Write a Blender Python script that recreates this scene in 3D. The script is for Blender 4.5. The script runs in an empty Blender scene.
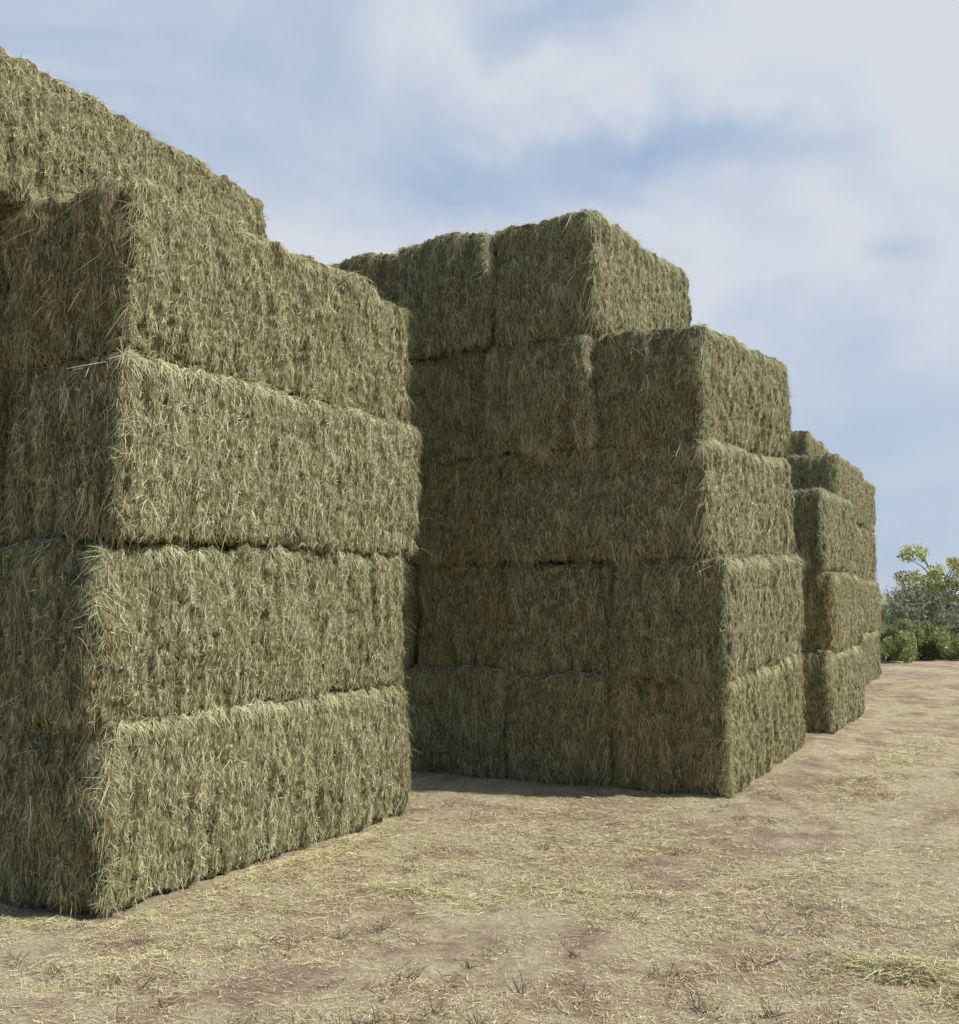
import bpy, math, numpy as np
from mathutils import Vector, Matrix
R = np.random.default_rng(7)
sc = bpy.context.scene
COL = sc.collection
sc.view_settings.view_transform = 'Standard'
sc.view_settings.look = 'None'
sc.view_settings.exposure = 0

# ------------------------------------------------------------ helpers
TAB = R.random((32, 32, 32))
def vn(p):
    p = np.asarray(p, float)
    i = np.floor(p).astype(int); f = p - i
    f = f * f * (3 - 2 * f)
    i &= 31; j = (i + 1) & 31
    x0, y0, z0 = i[:, 0], i[:, 1], i[:, 2]; x1, y1, z1 = j[:, 0], j[:, 1], j[:, 2]
    fx, fy, fz = f[:, 0], f[:, 1], f[:, 2]
    a = TAB[x0, y0, z0] * (1 - fx) + TAB[x1, y0, z0] * fx
    b = TAB[x0, y1, z0] * (1 - fx) + TAB[x1, y1, z0] * fx
    c = TAB[x0, y0, z1] * (1 - fx) + TAB[x1, y0, z1] * fx
    d = TAB[x0, y1, z1] * (1 - fx) + TAB[x1, y1, z1] * fx
    return (a * (1 - fy) + b * fy) * (1 - fz) + (c * (1 - fy) + d * fy) * fz
def fbm(p, o=3):
    s = 0; a = .5; t = 0
    for k in range(o):
        s = s + a * vn(p * 2 ** k + 7.3 * k); t += a; a *= .5
    return s / t
def norm(v):
    return v / np.maximum(np.linalg.norm(v, axis=1, keepdims=True), 1e-9)
def sstep(a, b, x):
    t = np.clip((x - a) / (b - a), 0, 1); return t * t * (3 - 2 * t)

def make_mesh(name, parts, mats, smooth=False):
    V = np.concatenate([p[0] for p in parts]); off = 0; Q = []; C = []; MI = []
    for v, q, c, m in parts:
        Q.append(q + off); off += len(v); C.append(c); MI.append(np.full(len(q), m))
    Q = np.concatenate(Q); C = np.concatenate(C); MI = np.concatenate(MI)
    me = bpy.data.meshes.new(name)
    me.vertices.add(len(V)); me.vertices.foreach_set("co", V.astype(np.float32).ravel())
    me.loops.add(len(Q) * 4); me.loops.foreach_set("vertex_index", Q.astype(np.int32).ravel())
    me.polygons.add(len(Q)); me.polygons.foreach_set("loop_start", (np.arange(len(Q)) * 4).astype(np.int32))
    me.polygons.foreach_set("material_index", MI.astype(np.int32))
    me.update(calc_edges=True)
    a = me.color_attributes.new("tint", 'FLOAT_COLOR', 'POINT')
    a.data.foreach_set("color", np.concatenate([C, np.ones((len(C), 1))], 1).astype(np.float32).ravel())
    if smooth: me.polygons.foreach_set("use_smooth", np.ones(len(Q), bool))
    for m in mats: me.materials.append(m)
    return me

def blades(p0, d, n, L, W, lift, droop, col, segs=3, twist=.6, base=0.0):
    N = len(p0); S = segs + 1
    s = np.linspace(0, 1, S)
    wd = norm(np.cross(d, n)); th = R.normal(0, twist, (N, 1))
    wd = wd * np.cos(th) + n * np.sin(th)
    down = np.array([0, 0, -1.])
    V = np.zeros((N, S, 2, 3))
    side = norm(np.cross(d, n)) * R.normal(0, .14, (N, 1))
    for k, t in enumerate(s):
        c = p0 + (d * t + side * t * t) * L[:, None] + n * (base + lift[:, None] * t ** 1.4) + down * (droop * L)[:, None] * t * t
        w = W * (1 - .75 * t ** 2) * .5
        V[:, k, 0] = c - wd * w[:, None]; V[:, k, 1] = c + wd * w[:, None]
    idx = np.arange(N * S * 2).reshape(N, S, 2)
    q = np.stack([idx[:, :-1, 0], idx[:, :-1, 1], idx[:, 1:, 1], idx[:, 1:, 0]], -1).reshape(-1, 4)
    C = np.repeat(col, S * 2, axis=0)
    return V.reshape(-1, 3), q, C

PAL = np.array([[.67, .625, .415], [.44, .455, .265], [.245, .26, .125], [.33, .255, .125], [.86, .825, .63], [.51, .51, .30]])
def tints(N, tuft=None, w=(.27, .26, .17, .07, .12, .16)):
    k = R.choice(6, N, p=np.array(w) / sum(w))
    c = PAL[k] * R.uniform(.7, 1.15, (N, 1))
    if tuft is not None: c = c * tuft[:, None]
    return np.minimum(c, .88)

# ------------------------------------------------------------ node helpers
def new_mat(name):
    m = bpy.data.materials.new(name); m.use_nodes = True
    nt = m.node_tree; nt.nodes.clear()
    return m, nt
def N_(nt, t, **k):
    n = nt.nodes.new(t)
    for a, b in k.items():
        if a.startswith('i_'): n.inputs[a[2:].replace('_', ' ')].default_value = b
        else: setattr(n, a, b)
    return n
def ramp(nt, fac, stops):
    r = nt.nodes.new('ShaderNodeValToRGB')
    while len(r.color_ramp.elements) < len(stops): r.color_ramp.elements.new(.5)
    for e, (p, c) in zip(r.color_ramp.elements, stops):
        e.position = p; e.color = (*c, 1) if len(c) == 3 else c
    nt.links.new(fac, r.inputs[0]); return r.outputs[0]
def mixc(nt, fac, a, b, mode='MIX'):
    m = nt.nodes.new('ShaderNodeMix'); m.data_type = 'RGBA'; m.blend_type = mode
    for sock, val in ((m.inputs[0], fac), (m.inputs[6], a), (m.inputs[7], b)):
        if hasattr(val, 'links'): nt.links.new(val, sock)
        else: sock.default_value = val if not isinstance(val, tuple) or len(val) == 4 else (*val, 1)
    return m.outputs[2]
def mth(nt, op, a, b=0.0, c=0.0, clamp=False):
    m = nt.nodes.new('ShaderNodeMath'); m.operation = op; m.use_clamp = clamp
    for i, v in enumerate((a, b, c)):
        if hasattr(v, 'links'): nt.links.new(v, m.inputs[i])
        else: m.inputs[i].default_value = v
    return m.outputs[0]

def straw_mat(name, vary=True, trans=.0):
    m, nt = new_mat(name)
    at = N_(nt, 'ShaderNodeAttribute', attribute_name='tint')
    col = at.outputs['Color']
    if vary:
        oi = N_(nt, 'ShaderNodeObjectInfo')
        tc = ramp(nt, oi.outputs['Random'], [(0, (.82, .89, .79)), (.3, (1.0, 1.0, .95)), (.6, (.95, .88, .73)), (.8, (.89, .93, .84)), (1, (1.06, 1.04, .99))])
        col = mixc(nt, 1.0, col, tc, 'MULTIPLY')
    d = N_(nt, 'ShaderNodeBsdfPrincipled'); d.inputs['Roughness'].default_value = .55
    d.inputs['Specular IOR Level'].default_value = .25
    nt.links.new(col, d.inputs['Base Color'])
    out = d.outputs[0]
    if trans > 0:
        t = N_(nt, 'ShaderNodeBsdfTranslucent'); nt.links.new(col, t.inputs[0])
        mx = N_(nt, 'ShaderNodeMixShader'); mx.inputs[0].default_value = trans
        nt.links.new(d.outputs[0], mx.inputs[1]); nt.links.new(t.outputs[0], mx.inputs[2]); out = mx.outputs[0]
    o = N_(nt, 'ShaderNodeOutputMaterial'); nt.links.new(out, o.inputs[0])
    return m
M_STRAW = straw_mat("hay_straw", trans=.05)
M_LITTER = straw_mat("litter_straw", vary=False)
M_LEAF = straw_mat("leaf", vary=False, trans=.3)

def body_mat():
    m, nt = new_mat("hay_packed")
    tc = N_(nt, 'ShaderNodeTexCoord')
    mp = N_(nt, 'ShaderNodeMapping'); mp.inputs['Scale'].default_value = (90, 90, 16)
    nt.links.new(tc.outputs['Object'], mp.inputs[0])
    n1 = N_(nt, 'ShaderNodeTexNoise', i_Scale=1.0, i_Detail=5.0, i_Roughness=.7)
    nt.links.new(mp.outputs[0], n1.inputs['Vector'])
    c = ramp(nt, n1.outputs[0], [(.34, (.035, .03, .012)), (.5, (.13, .115, .05)), (.66, (.38, .35, .19))])
    b = N_(nt, 'ShaderNodeBump'); b.inputs['Strength'].default_value = 1.0; b.inputs['Distance'].default_value = .012
    nt.links.new(n1.outputs[0], b.inputs['Height'])
    d = N_(nt, 'ShaderNodeBsdfPrincipled'); d.inputs['Roughness'].default_value = .8
    nt.links.new(c, d.inputs['Base Color']); nt.links.new(b.outputs[0], d.inputs['Normal'])
    o = N_(nt, 'ShaderNodeOutputMaterial'); nt.links.new(d.outputs[0], o.inputs[0])
    return m
M_BODY = body_mat()

# ------------------------------------------------------------ hay bale
BL, BW, BH = 2.42, .95, .925
def bale_mesh(seed):
    so = np.array([seed * 5.37, seed * 3.1, seed * 1.7])
    half = np.array([BL / 2, BW / 2, BH / 2]); r = .06
    def surf(p):
        inner = np.clip(p, -half + r, half - r)
        n = norm(p - inner); q = inner + n * r
        ny = np.abs(n[:, 1]); nx = np.abs(n[:, 0]); side = 1 - nx
        big = (fbm(q * 1.8 + so, 2) - .5) * .09
        bulge = .025 * (1 - (q[:, 2] / half[2]) ** 2) * (1 - np.abs(n[:, 2]))
        t = q[:, 0] / .085 + 1.5 * vn(q * 1.8 + so + 9) + .5 * vn(q * 7 + so)
        fl = np.floor(t); fr = t - fl; e = np.minimum(fr, 1 - fr)
        dep = sstep(.25, .8, vn(np.stack([fl * 1.7, q[:, 2] * 3.5, q[:, 1] * 3], 1) + so))
        cre = (1 - sstep(0, .25, e)) * side * dep
        rowp = np.sin(6.283 * (q[:, 2] / .058 + 1.8 * vn(q * 3 + so + 2) + .8 * vn(q * 9 + so + 5)))
        rows = rowp * .0035 * ny
        flo = (vn(np.stack([fl * 2.3, q[:, 2] * 2.2, q[:, 1] * 2], 1) + so + 3) - .5) * .045 * side * sstep(0, .15, e)
        med = (fbm(q * np.array([19, 19, 9]) + so, 2) - .5) * .06
        fine = (fbm(q * np.array([44, 44, 22]) + so, 2) - .5) * .045
        endlump = ((fbm(q * np.array([3, 10, 2.0]) + so + 4, 2) - .5) * .13 + (fbm(q * np.array([3, 3.5, 3]) + so, 1) - .5) * .07) * nx
        D = big + bulge + med + fine + flo + rows + endlump - .045 * cre
        pit = cre * .9 + sstep(.0, .045, -(med + fine)) * .95 + sstep(.4, 1, -rowp) * .15 * ny
        return q + n * D[:, None], n, np.clip(pit, 0, 1)
    parts = []
    st = .016
    for ax in range(3):
        for sg in (-1, 1):
            a, b = [k for k in range(3) if k != ax]
            na, nb = int(half[a] * 2 / st), int(half[b] * 2 / st)
            A, B = np.meshgrid(np.linspace(-1, 1, na + 1) * half[a], np.linspace(-1, 1, nb + 1) * half[b], indexing='ij')
            P = np.zeros((A.size, 3)); P[:, a] = A.ravel(); P[:, b] = B.ravel(); P[:, ax] = sg * half[ax]
            V, _, _ = surf(P)
            i = np.arange(A.size).reshape(A.shape)
            q = np.stack([i[:-1, :-1], i[1:, :-1], i[1:, 1:], i[:-1, 1:]], -1).reshape(-1, 4)
            if (sg > 0) == (ax == 1): q = q[:, ::-1]
            parts.append((V, q, np.full((A.size, 3), .2), 0))
    Z = np.array([0, 0, 1.])
    def add(P, nb, dirf, L, W, lift, droop, colw=None, segs=2, spread=.02, rej=.8, tw=.5, bs=.15, clump=None):
        if clump:
            P = P[vn(P * clump[0] + so + 17) > clump[1]]
        if len(P) < 3: return
        rep = np.repeat(np.arange(len(P)), nb)
        Pc = P[rep] + R.normal(0, 1, (len(rep), 3)) * np.asarray(spread)
        S, n, cre = surf(np.clip(Pc, -half, half))
        bright = np.repeat(np.clip(R.normal(1, bs, len(P)), .55, 1.45), nb)
        k = R.random(len(rep)) > cre * rej
        d = dirf(S, n, rep)
        d = norm(d - n * np.sum(d * n, 1, keepdims=True) * .85)
        K = len(rep)
        Lx = R.uniform(L[0], L[1], K); Wx = R.uniform(W[0], W[1], K); lx = R.exponential(lift, K) * .7 + lift * .3
        c = tints(K, bright) if colw is None else tints(K, bright, colw)
        S = S + n * R.uniform(-.004, .005, K)[:, None]
        v, q, cc = blades(S[k], d[k], n[k], Lx[k], Wx[k], lx[k], droop, c[k], segs, tw)
        parts.append((v, q, cc, 1))
    def inplane(sig, own=.35, flip=.12):
        def f(S, n, rep):
            nT = rep.max() + 1
            th = R.normal(0, sig, nT)[rep] + R.normal(0, own, len(rep))
            h = norm(np.cross(n, Z) + 1e-4)
            sgn = np.where(R.random(len(rep)) < flip, -1, 1)
            return (-Z * np.cos(th)[:, None] * sgn[:, None] + h * np.sin(th)[:, None])
        return f
    for sg in (-1, 1):
        def pts(k): return np.stack([R.uniform(-half[0], half[0], k), np.full(k, sg * half[1]), R.uniform(-half[2], half[2], k)], 1)
        add(pts(1800), 6, inplane(.4, .35, .3), (.02, .06), (.0011, .0029), .004, .03, spread=(.007, 0, .016), rej=.96, bs=.26)
        add(pts(1900), 4, inplane(1.2, .6), (.010, .032), (.0012, .0032), .006, .1, spread=.011, rej=.96, bs=.26)
        add(pts(420), 3, inplane(.45), (.05, .13), (.0012, .0027), .007, .05, spread=.012, rej=.8, bs=.2, clump=(5, .48))
        add(pts(60), 2, inplane(1.0), (.05, .11), (.0013, .0028), .025, .5, spread=.02, rej=0)
    for sg in (-1, 1):
        def pte(k): return np.stack([np.full(k, sg * half[0]), R.uniform(-half[1], half[1], k), R.uniform(-half[2], half[2], k)], 1)
        add(pte(560), 6, inplane(.4, .3), (.03, .09), (.0014, .0032), .006, .1, spread=.014, rej=.93, segs=2, bs=.27)
        add(pte(620), 5, inplane(1.1, .5), (.015, .05), (.0014, .0032), .008, .2, spread=.014, rej=.93, bs=.27)
        add(pte(130), 11, inplane(.32, .2, 0), (.08, .22), (.0014, .0032), .010, .05, spread=.016, rej=.4, segs=3, bs=.27, clump=(3.2, .60))
        add(pte(60), 3, inplane(.8), (.06, .16), (.0014, .0028), .045, .5, spread=.03, rej=0, segs=3)
        ke = 30
        pe = np.stack([np.full(ke, sg * (half[0] - .01)), R.uniform(-half[1], half[1], ke), R.uniform(half[2] - .12, half[2] - .02, ke)], 1)
        add(pe, 12, inplane(.45, .3, 0), (.06, .20), (.0014, .0032), .016, .05, spread=.022, rej=0, segs=3, bs=.27, clump=(4, .52))
        for s2 in (-1, 1):
            kc = 100
            pc = np.stack([np.full(kc, sg * half[0]), np.full(kc, s2 * half[1]), R.uniform(-half[2], half[2], kc)], 1)
            add(pc, 6, inplane(.8, .5), (.03, .11), (.0014, .003), .014, .2, spread=.028, rej=.4, clump=(5, .44), segs=3)
    pt = np.stack([R.uniform(-half[0], half[0], 700), R.uniform(-half[1], half[1], 700), np.full(700, half[2])], 1)
    def topdir(S, n, rep):
        th = R.uniform(0, 6.28, rep.max() + 1)[rep] + R.normal(0, .5, len(rep))
        return np.stack([np.cos(th), np.sin(th), R.uniform(-.1, .12, len(rep))], 1)
    add(pt, 6, topdir, (.03, .11), (.002, .004), .012, .15, spread=.03, rej=.5)
    add(pt[:60], 4, topdir, (.06, .16), (.0015, .003), .035, .3, spread=.03, rej=0)
    for sg in (-1, 1):
        k = 380
        pe = np.stack([R.uniform(-half[0], half[0], k), np.full(k, sg * half[1]), np.full(k, half[2]) + R.normal(-.01, .015, k)], 1)
        def ed(S, n, rep):
            return np.stack([R.normal(0, .8, len(rep)), np.full(len(rep), sg * .8), R.normal(-.4, .6, len(rep))], 1)
        add(pe, 6, ed, (.025, .10), (.0014, .0032), .010, .4, spread=.022, colw=(.4, .2, .06, .05, .2, .15), rej=0, clump=(4, .42))
    return make_mesh("hay_bale_%d" % seed, parts, [M_BODY, M_STRAW])
VARS = [bale_mesh(s) for s in range(6)]
print("bale polys", len(VARS[0].polygons))

def gh(x, y):
    x = np.asarray(x, float); y = np.asarray(y, float)
    sh = np.shape(x); xx = x.ravel(); yy = y.ravel()
    p = np.stack([xx, yy, np.zeros_like(xx)], 1)
    near = np.exp(-((yy - 8) / 30) ** 2)
    h = ((fbm(p * .6 + 3, 3) - .5) * .10 + (fbm(p * 4 + 11, 3) - .5) * .04 + (fbm(p * 17 + 5, 2) - .5) * .018) * near
    h += .10 * np.exp(-(((xx - 2.8) / 1.3) ** 2 + ((yy - 10.2) / 1.6) ** 2))
    return h.reshape(sh)

def place(i, name, M, label):
    ob = bpy.data.objects.new(name, VARS[i % 6]); COL.objects.link(ob)
    ob.matrix_world = M
    ob["label"] = label; ob["category"] = "hay bale"; ob["group"] = "large square hay bales in the stacks"
    return ob
cnt = 0; FOOT = []
def stack(C, head, tilt, cols, rows, offs, top=None, lx=1.0, colj=.06, hz=1.0):
    """offs: per-row (along, sideways, height scale); top: list of (row, colstart, ncols, a, b, dz, height scale, extra tilt)"""
    global cnt
    h = math.radians(head)
    a = np.array([math.sin(h), math.cos(h), 0]); b = np.array([-math.cos(h), math.sin(h), 0])
    FOOT.append((np.array([C[0], C[1]]), a[:2], b[:2], cols * BW))
    def one(r, cidx, oa, ob_, dz=0, sz=1.0, et=0):
        global cnt
        T = math.radians(tilt + et + R.normal(0, .45)); a3 = a * math.cos(T) + np.array([0, 0, math.sin(T)]); up = np.cross(a3, b)
        T0 = math.radians(tilt); a0 = a * math.cos(T0) + np.array([0, 0, math.sin(T0)]); up0 = np.cross(a0, b)
        j = np.clip(R.normal(0, 1, 6), -1.5, 1.5)
        ctr = np.array([C[0], C[1], 0]) + a0 * (BL * lx / 2 + oa + j[0] * .02) + b * ((cidx + .5) * BW + ob_ + j[1] * .012) + up0 * ((r + .5) * BH + dz)
        X = a3 + b * j[2] * .014; X /= np.linalg.norm(X)
        Zv = up + b * j[3] * .018; Zv -= X * X.dot(Zv); Zv /= np.linalg.norm(Zv)
        Y = np.cross(Zv, X)
        f = -1 if R.random() < .5 else 1
        X = X * f * lx; Y = Y * f * .985; Zv = Zv * sz
        Mx = Matrix(((X[0], Y[0], Zv[0], ctr[0]), (X[1], Y[1], Zv[1], ctr[1]), (X[2], Y[2], Zv[2], ctr[2]), (0, 0, 0, 1)))
        if r == 0: lab = "large green hay bale on dirt under other bales"
        elif top and r >= rows: lab = "large square hay bale set back on top of a stack"
        else: lab = "large square green hay bale with frayed ends stacked on others"
        place(int(R.integers(0, 6)), "hay_bale", Mx, lab); cnt += 1
    for r in range(rows):
        for c in range(cols):
            o = offs[r] if c == 0 else (offs[r][0] * .5 + R.normal(0, colj), offs[r][1])
            one(r, c, o[0], o[1], 0, hz + (offs[r][2] if len(offs[r]) > 2 else 0))
    for t in (top or []):
        for c in range(t[2]): one(t[0], t[1] + c, t[3] + (R.normal(0, .05) if c else 0), t[4], t[5], t[6], t[7])
stack((-1.78, 5.06), 27, 0, 2, 4, [(.05, .02), (.02, .015), (.08, -.02), (.05, .01)], [(4, 0, 1, -.55, .80, -.12, .90, -2.0), (4, 1, 1, -.3, .80, -.08, .88, 0)], lx=1.13, hz=1.012)
stack((1.86, 8.0), 30.5, 2.2, 4, 4, [(.02, -.03, .015), (.0, -.035, .015), (.03, .03), (.03, .03)], [(4, 1, 3, -.10, .0, .05, 1.1, 0)], lx=.99)
stack((3.92, 11.75), 28, 0, 2, 3, [(0, 0), (.04, -.02), (0, .03)], lx=1.02)
stack((5.38, 15.6), 28, 0, 2, 4, [(-.6, .02), (-.6, -.03), (-.5, .03), (.05, -.02)], lx=1.06)
stack((6.52, 17.95), 28, 0, 2, 4, [(0, 0), (.04, -.03), (-.02, .03), (0, 0)], [(4, 1, 1, .9, 0, 0, 1.0, 0)], lx=1.0)

# ------------------------------------------------------------ ground
def axis(lo, hi, s, far, g=1.12):
    mid = list(np.arange(lo, hi, s)); out = []; x = hi; d = s
    while x < far: out.append(x); x += d; d *= g
    lef = []; x = lo - s; d = s
    while x > -far: lef.append(x); x -= d; d *= g
    return np.array(lef[::-1] + mid + out + [far])
gx = axis(-4, 9, .045, 900); gy = axis(3, 17, .045, 900)
GX, GY = np.meshgrid(gx, gy, indexing='ij')
GZ = gh(GX, GY)
i = np.arange(GX.size).reshape(GX.shape)
q = np.stack([i[:-1, :-1], i[1:, :-1], i[1:, 1:], i[:-1, 1:]], -1).reshape(-1, 4)
mG, nt = new_mat("dirt")
tc = N_(nt, 'ShaderNodeTexCoord'); P = tc.outputs['Object']
def noise(scale, det=4, rough=.6, dist=0):
    n = N_(nt, 'ShaderNodeTexNoise', i_Scale=scale, i_Detail=float(det), i_Roughness=rough, i_Distortion=float(dist))
    nt.links.new(P, n.inputs['Vector']); return n.outputs[0]
nb, nm, nf, ng = noise(.55, 5, .6, .4), noise(3.0, 5, .65, .5), noise(28, 6, .75), noise(140, 3, .7)
dirt = ramp(nt, nm, [(.3, (.25, .175, .125)), (.5, (.36, .275, .20)), (.7, (.46, .38, .285))])
dirt = mixc(nt, .8, dirt, ramp(nt, nf, [(.3, (.55, .52, .48)), (.55, (1, 1, 1)), (.75, (1.25, 1.2, 1.1))]), 'MULTIPLY')
straw = ramp(nt, nf, [(.3, (.27, .235, .135)), (.5, (.49, .45, .29)), (.7, (.66, .61, .42))])
msk = mth(nt, 'ADD', mth(nt, 'MULTIPLY', nb, 1.0), mth(nt, 'MULTIPLY', nm, .6))
mk = N_(nt, 'ShaderNodeMapRange', i_From_Min=.73, i_From_Max=.88); nt.links.new(msk, mk.inputs[0])
colr = mixc(nt, mth(nt, 'MULTIPLY', mk.outputs[0], .6), dirt, straw)
bmp = N_(nt, 'ShaderNodeBump'); bmp.inputs['Strength'].default_value = .8; bmp.inputs['Distance'].default_value = .025
nt.links.new(mth(nt, 'ADD', nf, mth(nt, 'MULTIPLY', ng, .4)), bmp.inputs['Height'])
d = N_(nt, 'ShaderNodeBsdfPrincipled'); d.inputs['Roughness'].default_value = .95; d.inputs['Specular IOR Level'].default_value = .1
nt.links.new(colr, d.inputs['Base Color']); nt.links.new(bmp.outputs[0], d.inputs['Normal'])
o = N_(nt, 'ShaderNodeOutputMaterial'); nt.links.new(d.outputs[0], o.inputs[0])
me = make_mesh("ground", [(np.stack([GX.ravel(), GY.ravel(), GZ.ravel()], 1), q, np.full((GX.size, 3), .3), 0)], [mG], True)
g = bpy.data.objects.new("ground", me); COL.objects.link(g)
g["kind"] = "structure"; g["label"] = "bare tan dirt ground strewn with hay"; g["category"] = "ground"

def stuff(name, me, label, cat):
    ob = bpy.data.objects.new(name, me); COL.objects.link(ob)
    ob["kind"] = "stuff"; ob["label"] = label; ob["category"] = cat; return ob

def foot_dist(x, y):
    best = np.full(len(x), 99.)
    for C, a, b, w in FOOT:
        dx, dy = x - C[0], y - C[1]
        la = dx * a[0] + dy * a[1]; lb = dx * b[0] + dy * b[1]
        qa = np.maximum(np.maximum(-la, la - BL), 0); qb = np.maximum(np.maximum(-lb, lb - w), 0)
        best = np.minimum(best, np.hypot(qa, qb))
    return best
LW = (.5, .10, .0, .08, .27, .08)
LC = np.array([.94, .89, .75])
K = 760000
Y = 3.4 / (1 - R.random(K) * (1 - 3.4 / 30)); X = Y * R.uniform(-.55, .62, K)
pp = np.stack([X, Y, np.zeros(K)], 1)
dens = sstep(.44, .58, fbm(pp * .8 + 20, 3)) * .7 + sstep(.48, .66, fbm(pp * 3.5 + 2, 3)) * .5 + .05
fd = foot_dist(X, Y)
front = np.exp(-((X - .6) / 1.9) ** 2 - ((Y - 6.1) / 1.0) ** 2)
dens = dens * .55 * (.35 + .65 * sstep(4.3, 5.8, Y)) * (.8 + .8 * front) + .9 * np.exp(-fd / .45) * sstep(.3, .6, fbm(pp * 2.5 + 9, 2))
k = (R.random(K) < dens) & (fd > 0)
X, Y = X[k], Y[k]; K = len(X); print("litter", K)
Lx = R.uniform(.006, .035, K) * (1 + Y / 20) * np.where(R.random(K) < .08, 2.6, 1); th = R.uniform(0, 6.28, K)
D = np.stack([np.cos(th), np.sin(th), R.normal(.03, .1, K)], 1)
P0 = np.stack([X, Y, gh(X, Y) + .004], 1)
nn = np.tile([0, 0, 1.], (K, 1))
W = R.uniform(.0010, .0024, K) * (1 + Y / 14)
v, qq, c = blades(P0, norm(D), nn, Lx, W, R.exponential(.003, K), .03, tints(K, None, LW) * LC, 2, .3)
stuff("straw_litter", make_mesh("straw_litter", [(v, qq, c, 0)], [M_LITTER]), "loose pale straw scattered over the dirt", "straw")

def heap(cx, cy, rx, ry, hh, n, ang=0):
    u = R.normal(0, .5, (n, 2)); r2 = (u ** 2).sum(1)
    u = u * (.3 + 1.4 * fbm(np.concatenate([u * 3 + cx * 3, np.zeros((n, 1))], 1), 3))[:, None]
    x = u[:, 0] * rx; y = u[:, 1] * ry
    ca, sa = math.cos(ang), math.sin(ang)
    X = cx + x * ca - y * sa; Y = cy + x * sa + y * ca
    z = gh(X, Y) + hh * np.exp(-r2 * 1.5) * R.random(n) ** .6
    th = R.normal(ang, .9, n) + np.where(R.random(n) < .5, 3.14, 0)
    D = norm(np.stack([np.cos(th), np.sin(th), R.normal(0, .22, n)], 1))
    v, q, c = blades(np.stack([X, Y, z], 1), D, np.tile([0, 0, 1.], (n, 1)), R.uniform(.03, .11, n), R.uniform(.0015, .0032, n), R.exponential(.006, n), .15,
                     tints(n, None, LW) * LC, 2, .7)
    return (v, q, np.minimum(c * 1.05, .9), 0)
hp = [heap(1.78, 4.45, .34, .15, .07, 3600, -.4), heap(1.95, 4.2, .25, .12, .05, 1500, .4), heap(1.35, 5.6, .6, .25, .02, 500, .3), heap(.1, 5.5, .8, .35, .02, 800, .2), heap(-.3, 5.6, .35, .12, .035, 800, -.3),
      heap(2.3, 6.4, .9, .4, .02, 700, .5), heap(3.0, 8.4, .8, .3, .05, 2200, 1.0), heap(.6, 6.9, 1.0, .35, .02, 800, -.2),
      heap(3.9, 9.8, .9, .3, .05, 2000, 1.0), heap(4.6, 10.9, .9, .4, .04, 1400, 1.0), heap(1.0, 7.4, 1.1, .35, .02, 800, -.4), heap(-.9, 6.4, 1.0, .14, .04, 1500, 1.1)]
stuff("loose_hay", make_mesh("loose_hay", hp, [M_LITTER]), "low loose wisps of yellow hay lying on dirt", "hay")

ws = []
nt_ = 130
wy = 3.8 + R.random(nt_) ** 1.6 * 4.0; wx = wy * R.uniform(-.5, .35, nt_)
ok = foot_dist(wx, wy) > .25
for x, y in zip(wx[ok], wy[ok]):
    n = int(R.integers(6, 24)); s = R.uniform(.04, .12)
    th = R.uniform(0, 6.28, n); e = R.uniform(.2, 1.3, n)
    D = np.stack([np.cos(th) * np.cos(e), np.sin(th) * np.cos(e), np.sin(e)], 1)
    sp_ = R.uniform(.01, .04)
    P0 = np.stack([x + R.normal(0, sp_, n), y + R.normal(0, sp_, n), np.full(n, float(gh(np.array([x]), np.array([y]))[0]) - .003)], 1)
    pal = np.array([.14, .10, .07]) * R.uniform(.5, 1.9, (n, 1))
    v, q, c = blades(P0, D, norm(np.cross(D, [.3, .2, .9])), R.uniform(.3, 1.1, n) * s, R.uniform(.0025, .0045, n), R.normal(0, .014, n), .1, pal, 3, .8)
    ws.append((v, q, c, 0))
stuff("dry_weeds", make_mesh("dry_weeds", ws, [M_LITTER]), "short dead brown weed sprigs in the dirt", "weeds")

# ------------------------------------------------------------ shrubs and trees
def leafcloud(n, blobs, leaf, pal):
    ctr = np.array([b[:3] for b in blobs]); rad = np.array([b[3:6] for b in blobs])
    wgt = (rad.prod(1)) ** (2 / 3); k = R.choice(len(blobs), n, p=wgt / wgt.sum())
    dirs = norm(R.normal(0, 1, (n, 3))); rr = R.uniform(.45, 1.15, n)
    P = ctr[k] + dirs * rad[k] * rr[:, None]
    P[:, 2] = np.maximum(P[:, 2], .02)
    a = norm(R.normal(0, 1, (n, 3))); bb = norm(np.cross(a, R.normal(0, 1, (n, 3))))
    s = R.uniform(.6, 1.3, n)[:, None] * leaf
    V = np.stack([P - a * s, P - bb * s * .4, P + a * s, P + bb * s * .4], 1).reshape(-1, 3)
    q = np.arange(n * 4).reshape(n, 4)
    bt = R.uniform(.65, 1.25, len(blobs))[k]
    c = pal[R.integers(0, len(pal), n)] * (bt * R.uniform(.75, 1.2, n))[:, None]
    return (V, q, np.repeat(c, 4, 0), 0)
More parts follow.
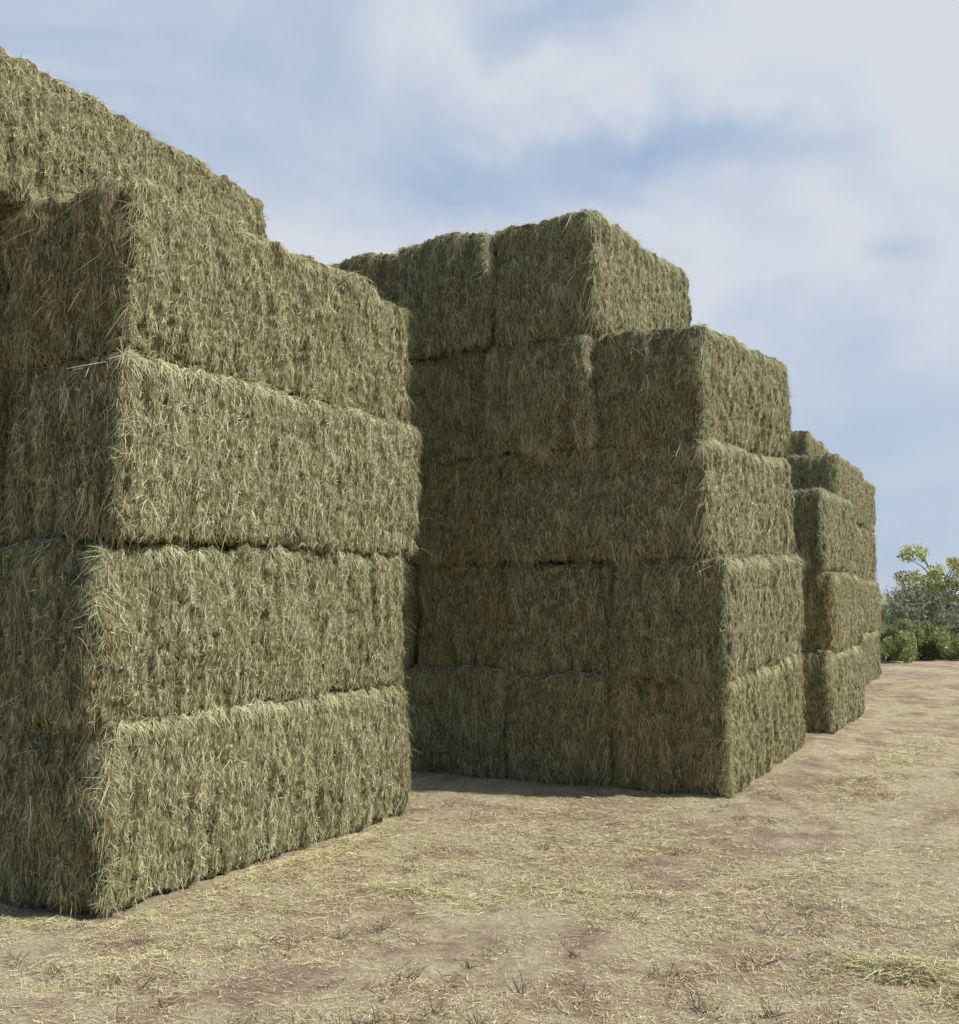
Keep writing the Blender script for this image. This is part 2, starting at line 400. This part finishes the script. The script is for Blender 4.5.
def limb(p0, p1, r0, r1, col, seg=6, bend=.06):
    p0 = np.array(p0, float); p1 = np.array(p1, float); L = np.linalg.norm(p1 - p0)
    S = 5; d = (p1 - p0) / L; x = norm(np.cross(d, [.3, .9, .1])[None])[0]; y = np.cross(d, x); off = R.normal(0, bend * L, 3)
    V = []
    for k in range(S):
        t = k / (S - 1); c = p0 + (p1 - p0) * t + off * math.sin(t * math.pi); r = r0 + (r1 - r0) * t
        for m in range(seg):
            an = 6.283 * m / seg; V.append(c + r * (x * math.cos(an) + y * math.sin(an)))
    q = [[k * seg + m, k * seg + (m + 1) % seg, (k + 1) * seg + (m + 1) % seg, (k + 1) * seg + m] for k in range(S - 1) for m in range(seg)]
    return (np.array(V), np.array(q), np.tile(col, (len(V), 1)), 0)
GREEN = np.array([[.36, .40, .16], [.27, .32, .14], [.43, .45, .21], [.19, .24, .10]])
GREY = np.array([[.29, .31, .20], [.21, .235, .15], [.36, .37, .25], [.16, .175, .11]])
YEL = np.array([[.52, .50, .18], [.43, .45, .16], [.60, .57, .24], [.28, .32, .12]])
BARK = np.array([.12, .10, .08])
def shrub_mesh(nm, pal, w, h, n, leaf, nb=18):
    bl = []
    for _ in range(nb):
        x, y = R.normal(0, .33, 2) * w; z = R.uniform(.12, .85) * h * (1 - .5 * min(1, math.hypot(x, y) / w))
        bl.append((x, y, z, R.uniform(.08, .2) * w, R.uniform(.08, .2) * w, R.uniform(.08, .22) * h))
    pr = [leafcloud(n, bl, leaf, pal)]
    for b in bl: pr.append(limb((R.normal(0, .08), R.normal(0, .08), -.05), b[:3], .02, .006, BARK))
    k = 30; th = R.uniform(0, 6.28, k); rr = R.uniform(0, .5, k) * w
    P0 = np.stack([rr * np.cos(th), rr * np.sin(th), R.uniform(.3, .75, k) * h], 1)
    D = norm(np.stack([R.normal(0, .5, k), R.normal(0, .5, k), np.ones(k)], 1))
    v, q, c = blades(P0, D, np.tile([1., 0, 0], (k, 1)), R.uniform(.15, .35, k) * h, np.full(k, .02), R.normal(0, .03, k), .05, pal[R.integers(0, 4, k)], 3, 1)
    pr.append((v, q, c, 0))
    return make_mesh(nm, pr, [M_LEAF])
SG = [shrub_mesh("green_shrub%d" % k, GREEN, 1.7, 1.15, 4200, .05) for k in range(3)]
SY = [shrub_mesh("grey_shrub%d" % k, GREY, 2.6, 2.1, 6000, .06, 24) for k in range(4)]
SB = [shrub_mesh("yellow_shrub%d" % k, YEL * .9, 2.6, 2.3, 5000, .06, 22) for k in range(2)]
def put(me, name, x, y, s, sz, rot, label, cat, group):
    ob = bpy.data.objects.new(name, me); COL.objects.link(ob)
    ob.location = (x, y, float(gh(np.array([x]), np.array([y]))[0])); ob.scale = (s, s, sz); ob.rotation_euler = (0, 0, rot)
    ob["label"] = label; ob["category"] = cat; ob["group"] = group
kk = 0
for x in np.arange(8.2, 20, .85):
    kk += 1
    put(SG[kk % 3], "shrub", x + R.normal(0, .2), 25.8 + R.normal(0, .6) + .1 * (x - 9), R.uniform(.7, 1.15), R.uniform(.75, 1.3), R.uniform(0, 6), "low green leafy shrub at the edge of the dirt", "shrub", "shrubs along the edge of the field")
for y0, sc0, st in ((29, .85, 1.3), (33, 1.1, 1.3)):
    for x in np.arange(y0 * .30, y0 * .30 + 14, st):
        kk += 1
        hf = np.clip(.72 + 5.0 * (x / y0 - .385), .6, 1.25)
        put(SY[kk % 4], "shrub", x + R.normal(0, .3), y0 + R.normal(0, .8), sc0 * R.uniform(.85, 1.2), sc0 * R.uniform(.85, 1.15) * hf, R.uniform(0, 6), "tall grey-green bush behind the low shrubs", "shrub", "shrubs along the edge of the field")
for x, s, hz_ in ((14.9, 1.0, 1.0), (16.1, 1.1, 1.18), (17.4, 1.1, 1.3), (18.9, 1.2, 1.3), (20.4, 1.2, 1.4)):
    kk += 1
    put(SB[kk % 2], "shrub", x, 36 + R.normal(0, .6), s, hz_, R.uniform(0, 6), "tall yellow-green bush rising above grey-green bushes", "shrub", "shrubs along the edge of the field")
def tree(x, y, h, w, pal, label, n=5000, dense=14):
    e = bpy.data.objects.new("tree", None); COL.objects.link(e); e.location = (x, y, 0)
    e["label"] = label; e["category"] = "tree"; e["group"] = "small trees beyond the field"
    bl = []; tr = [limb((0, 0, -.1), (R.normal(0, .1), 0, h * .45), .09, .06, BARK, 8)]
    for _ in range(dense):
        th = R.uniform(0, 6.28); r = R.uniform(.05, .5) * w; z = R.uniform(.3, .92) * h
        b = (r * math.cos(th), r * math.sin(th), z, R.uniform(.06, .14) * w, R.uniform(.06, .14) * w, R.uniform(.04, .09) * h)
        bl.append(b); tr.append(limb((0, 0, h * R.uniform(.2, .45)), b[:3], .04, .01, BARK))
    for nm, parts, mt in (("trunk", tr, M_LEAF), ("crown", [leafcloud(n, bl, .07, pal)], M_LEAF)):
        o = bpy.data.objects.new(nm, make_mesh(nm, parts, [mt])); COL.objects.link(o); o.parent = e
tree(17.0, 38.5, 3.6, 3.2, YEL, "small tree with yellow-green leaves and dark limbs", 3600, 22)
tree(20.5, 38, 3.8, 3.4, GREEN, "small dull green tree behind bushes", 3600, 20)

# ------------------------------------------------------------ light and sky
EL = math.radians(46); sx, sy = .983, -.186
S = Vector((sx * math.cos(EL), sy * math.cos(EL), math.sin(EL)))
sun = bpy.data.lights.new("sun", 'SUN'); sun.energy = 5.0; sun.angle = math.radians(2.0); sun.color = (1, .96, .88)
so = bpy.data.objects.new("sun", sun); COL.objects.link(so); so.rotation_euler = S.to_track_quat('Z', 'Y').to_euler(); so.location = (10, 0, 20)
w = bpy.data.worlds.new("World"); sc.world = w; w.use_nodes = True
nt = w.node_tree; nt.nodes.clear()
sky = N_(nt, 'ShaderNodeTexSky'); sky.sky_type = 'NISHITA'; sky.sun_disc = False; sky.sun_elevation = EL; sky.sun_rotation = math.atan2(sx, sy)
sky.air_density = 1.0; sky.dust_density = 1.0
tc = N_(nt, 'ShaderNodeTexCoord'); Dv = tc.outputs['Generated']
sp = N_(nt, 'ShaderNodeSeparateXYZ'); nt.links.new(Dv, sp.inputs[0])
n1 = N_(nt, 'ShaderNodeTexNoise', i_Scale=3.0, i_Detail=6.0, i_Roughness=.5, i_Distortion=1.2)
mpw = N_(nt, 'ShaderNodeMapping'); mpw.inputs['Rotation'].default_value = (0, .5, 0); mpw.inputs['Scale'].default_value = (1, 1, 2.1); mpw.inputs['Location'].default_value = (.3, .2, .1)
nt.links.new(Dv, mpw.inputs[0]); nt.links.new(mpw.outputs[0], n1.inputs['Vector'])
n2 = N_(nt, 'ShaderNodeTexNoise', i_Scale=5.0, i_Detail=5.0, i_Roughness=.55); nt.links.new(Dv, n2.inputs['Vector'])
wob = N_(nt, 'ShaderNodeVectorMath', operation='SCALE'); wob.inputs[3].default_value = .28
sb = N_(nt, 'ShaderNodeVectorMath', operation='SUBTRACT'); sb.inputs[1].default_value = (.5, .5, .5)
nt.links.new(n2.outputs[1], sb.inputs[0]); nt.links.new(sb.outputs[0], wob.inputs[0])
ad = N_(nt, 'ShaderNodeVectorMath', operation='ADD'); nt.links.new(Dv, ad.inputs[0]); nt.links.new(wob.outputs[0], ad.inputs[1])
def blob(az, el, rx, rz, src=None):
    a, e = math.radians(az), math.radians(el)
    c = (math.sin(a) * math.cos(e), math.cos(a) * math.cos(e), math.sin(e))
    s = N_(nt, 'ShaderNodeVectorMath', operation='SUBTRACT'); nt.links.new(src or ad.outputs[0], s.inputs[0]); s.inputs[1].default_value = c
    m = N_(nt, 'ShaderNodeVectorMath', operation='MULTIPLY'); nt.links.new(s.outputs[0], m.inputs[0]); m.inputs[1].default_value = (1 / rx, 1 / rx, 1 / rz)
    l = N_(nt, 'ShaderNodeVectorMath', operation='LENGTH'); nt.links.new(m.outputs[0], l.inputs[0])
    r = N_(nt, 'ShaderNodeMapRange', interpolation_type='SMOOTHSTEP', i_From_Min=1.0, i_From_Max=0.0); nt.links.new(l.outputs[1], r.inputs[0])
    return r.outputs[0]
f = N_(nt, 'ShaderNodeMapRange', i_From_Min=.30, i_From_Max=.68, i_To_Min=.45, i_To_Max=.98); nt.links.new(n1.outputs[0], f.inputs[0])
f = f.outputs[0]
for az, el, rx, rz, s in ((11, 22, .20, .055, -.55), (-2.5, 22.5, .14, .08, -.35), (6, 30, .16, .06, -.45), (-22, 27, .4, .14, -.3), (22, 9, .28, .15, -.4), (24, 5, .3, .1, -.15),
                          (2, 27, .22, .07, .3), (20, 27, .3, .16, .3), (-8, 18, .25, .1, .25), (15, 15, .25, .08, .3)):
    f = mth(nt, 'MULTIPLY_ADD', blob(az, el, rx, rz), s, f)
f = mth(nt, 'ADD', f, 0, clamp=True)
# clouds only ahead of camera; sky behind made clear and darker to cut fill
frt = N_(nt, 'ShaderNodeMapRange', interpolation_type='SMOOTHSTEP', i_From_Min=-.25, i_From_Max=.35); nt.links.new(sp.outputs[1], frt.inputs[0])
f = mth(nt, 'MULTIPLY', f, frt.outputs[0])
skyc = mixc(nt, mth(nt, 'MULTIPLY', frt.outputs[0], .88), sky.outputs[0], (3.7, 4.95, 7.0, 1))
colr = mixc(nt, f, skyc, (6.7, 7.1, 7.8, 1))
sd = N_(nt, 'ShaderNodeVectorMath', operation='SCALE'); sd.inputs[3].default_value = .06; nt.links.new(sb.outputs[0], sd.inputs[0])
ad2 = N_(nt, 'ShaderNodeVectorMath', operation='ADD'); nt.links.new(Dv, ad2.inputs[0]); nt.links.new(sd.outputs[0], ad2.inputs[1])
colr = mixc(nt, mth(nt, 'MULTIPLY', blob(22.3, 17.2, .045, .018, ad2.outputs[0]), .7), colr, (4.4, 5.3, 6.7, 1))
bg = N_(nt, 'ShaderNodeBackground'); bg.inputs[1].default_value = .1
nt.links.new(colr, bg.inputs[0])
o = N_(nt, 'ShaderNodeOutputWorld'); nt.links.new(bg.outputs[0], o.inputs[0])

# ------------------------------------------------------------ camera
cam = bpy.data.cameras.new("camera"); co = bpy.data.objects.new("camera", cam); COL.objects.link(co)
cam.sensor_fit = 'HORIZONTAL'; cam.sensor_width = 36; cam.lens = 36 * 1040 / 959; cam.clip_end = 3000; cam.clip_start = .05
co.location = (0, 0, 1.55); co.rotation_euler = (math.radians(90 + 4.67), 0, 0)
sc.camera = co
print("bales", cnt)
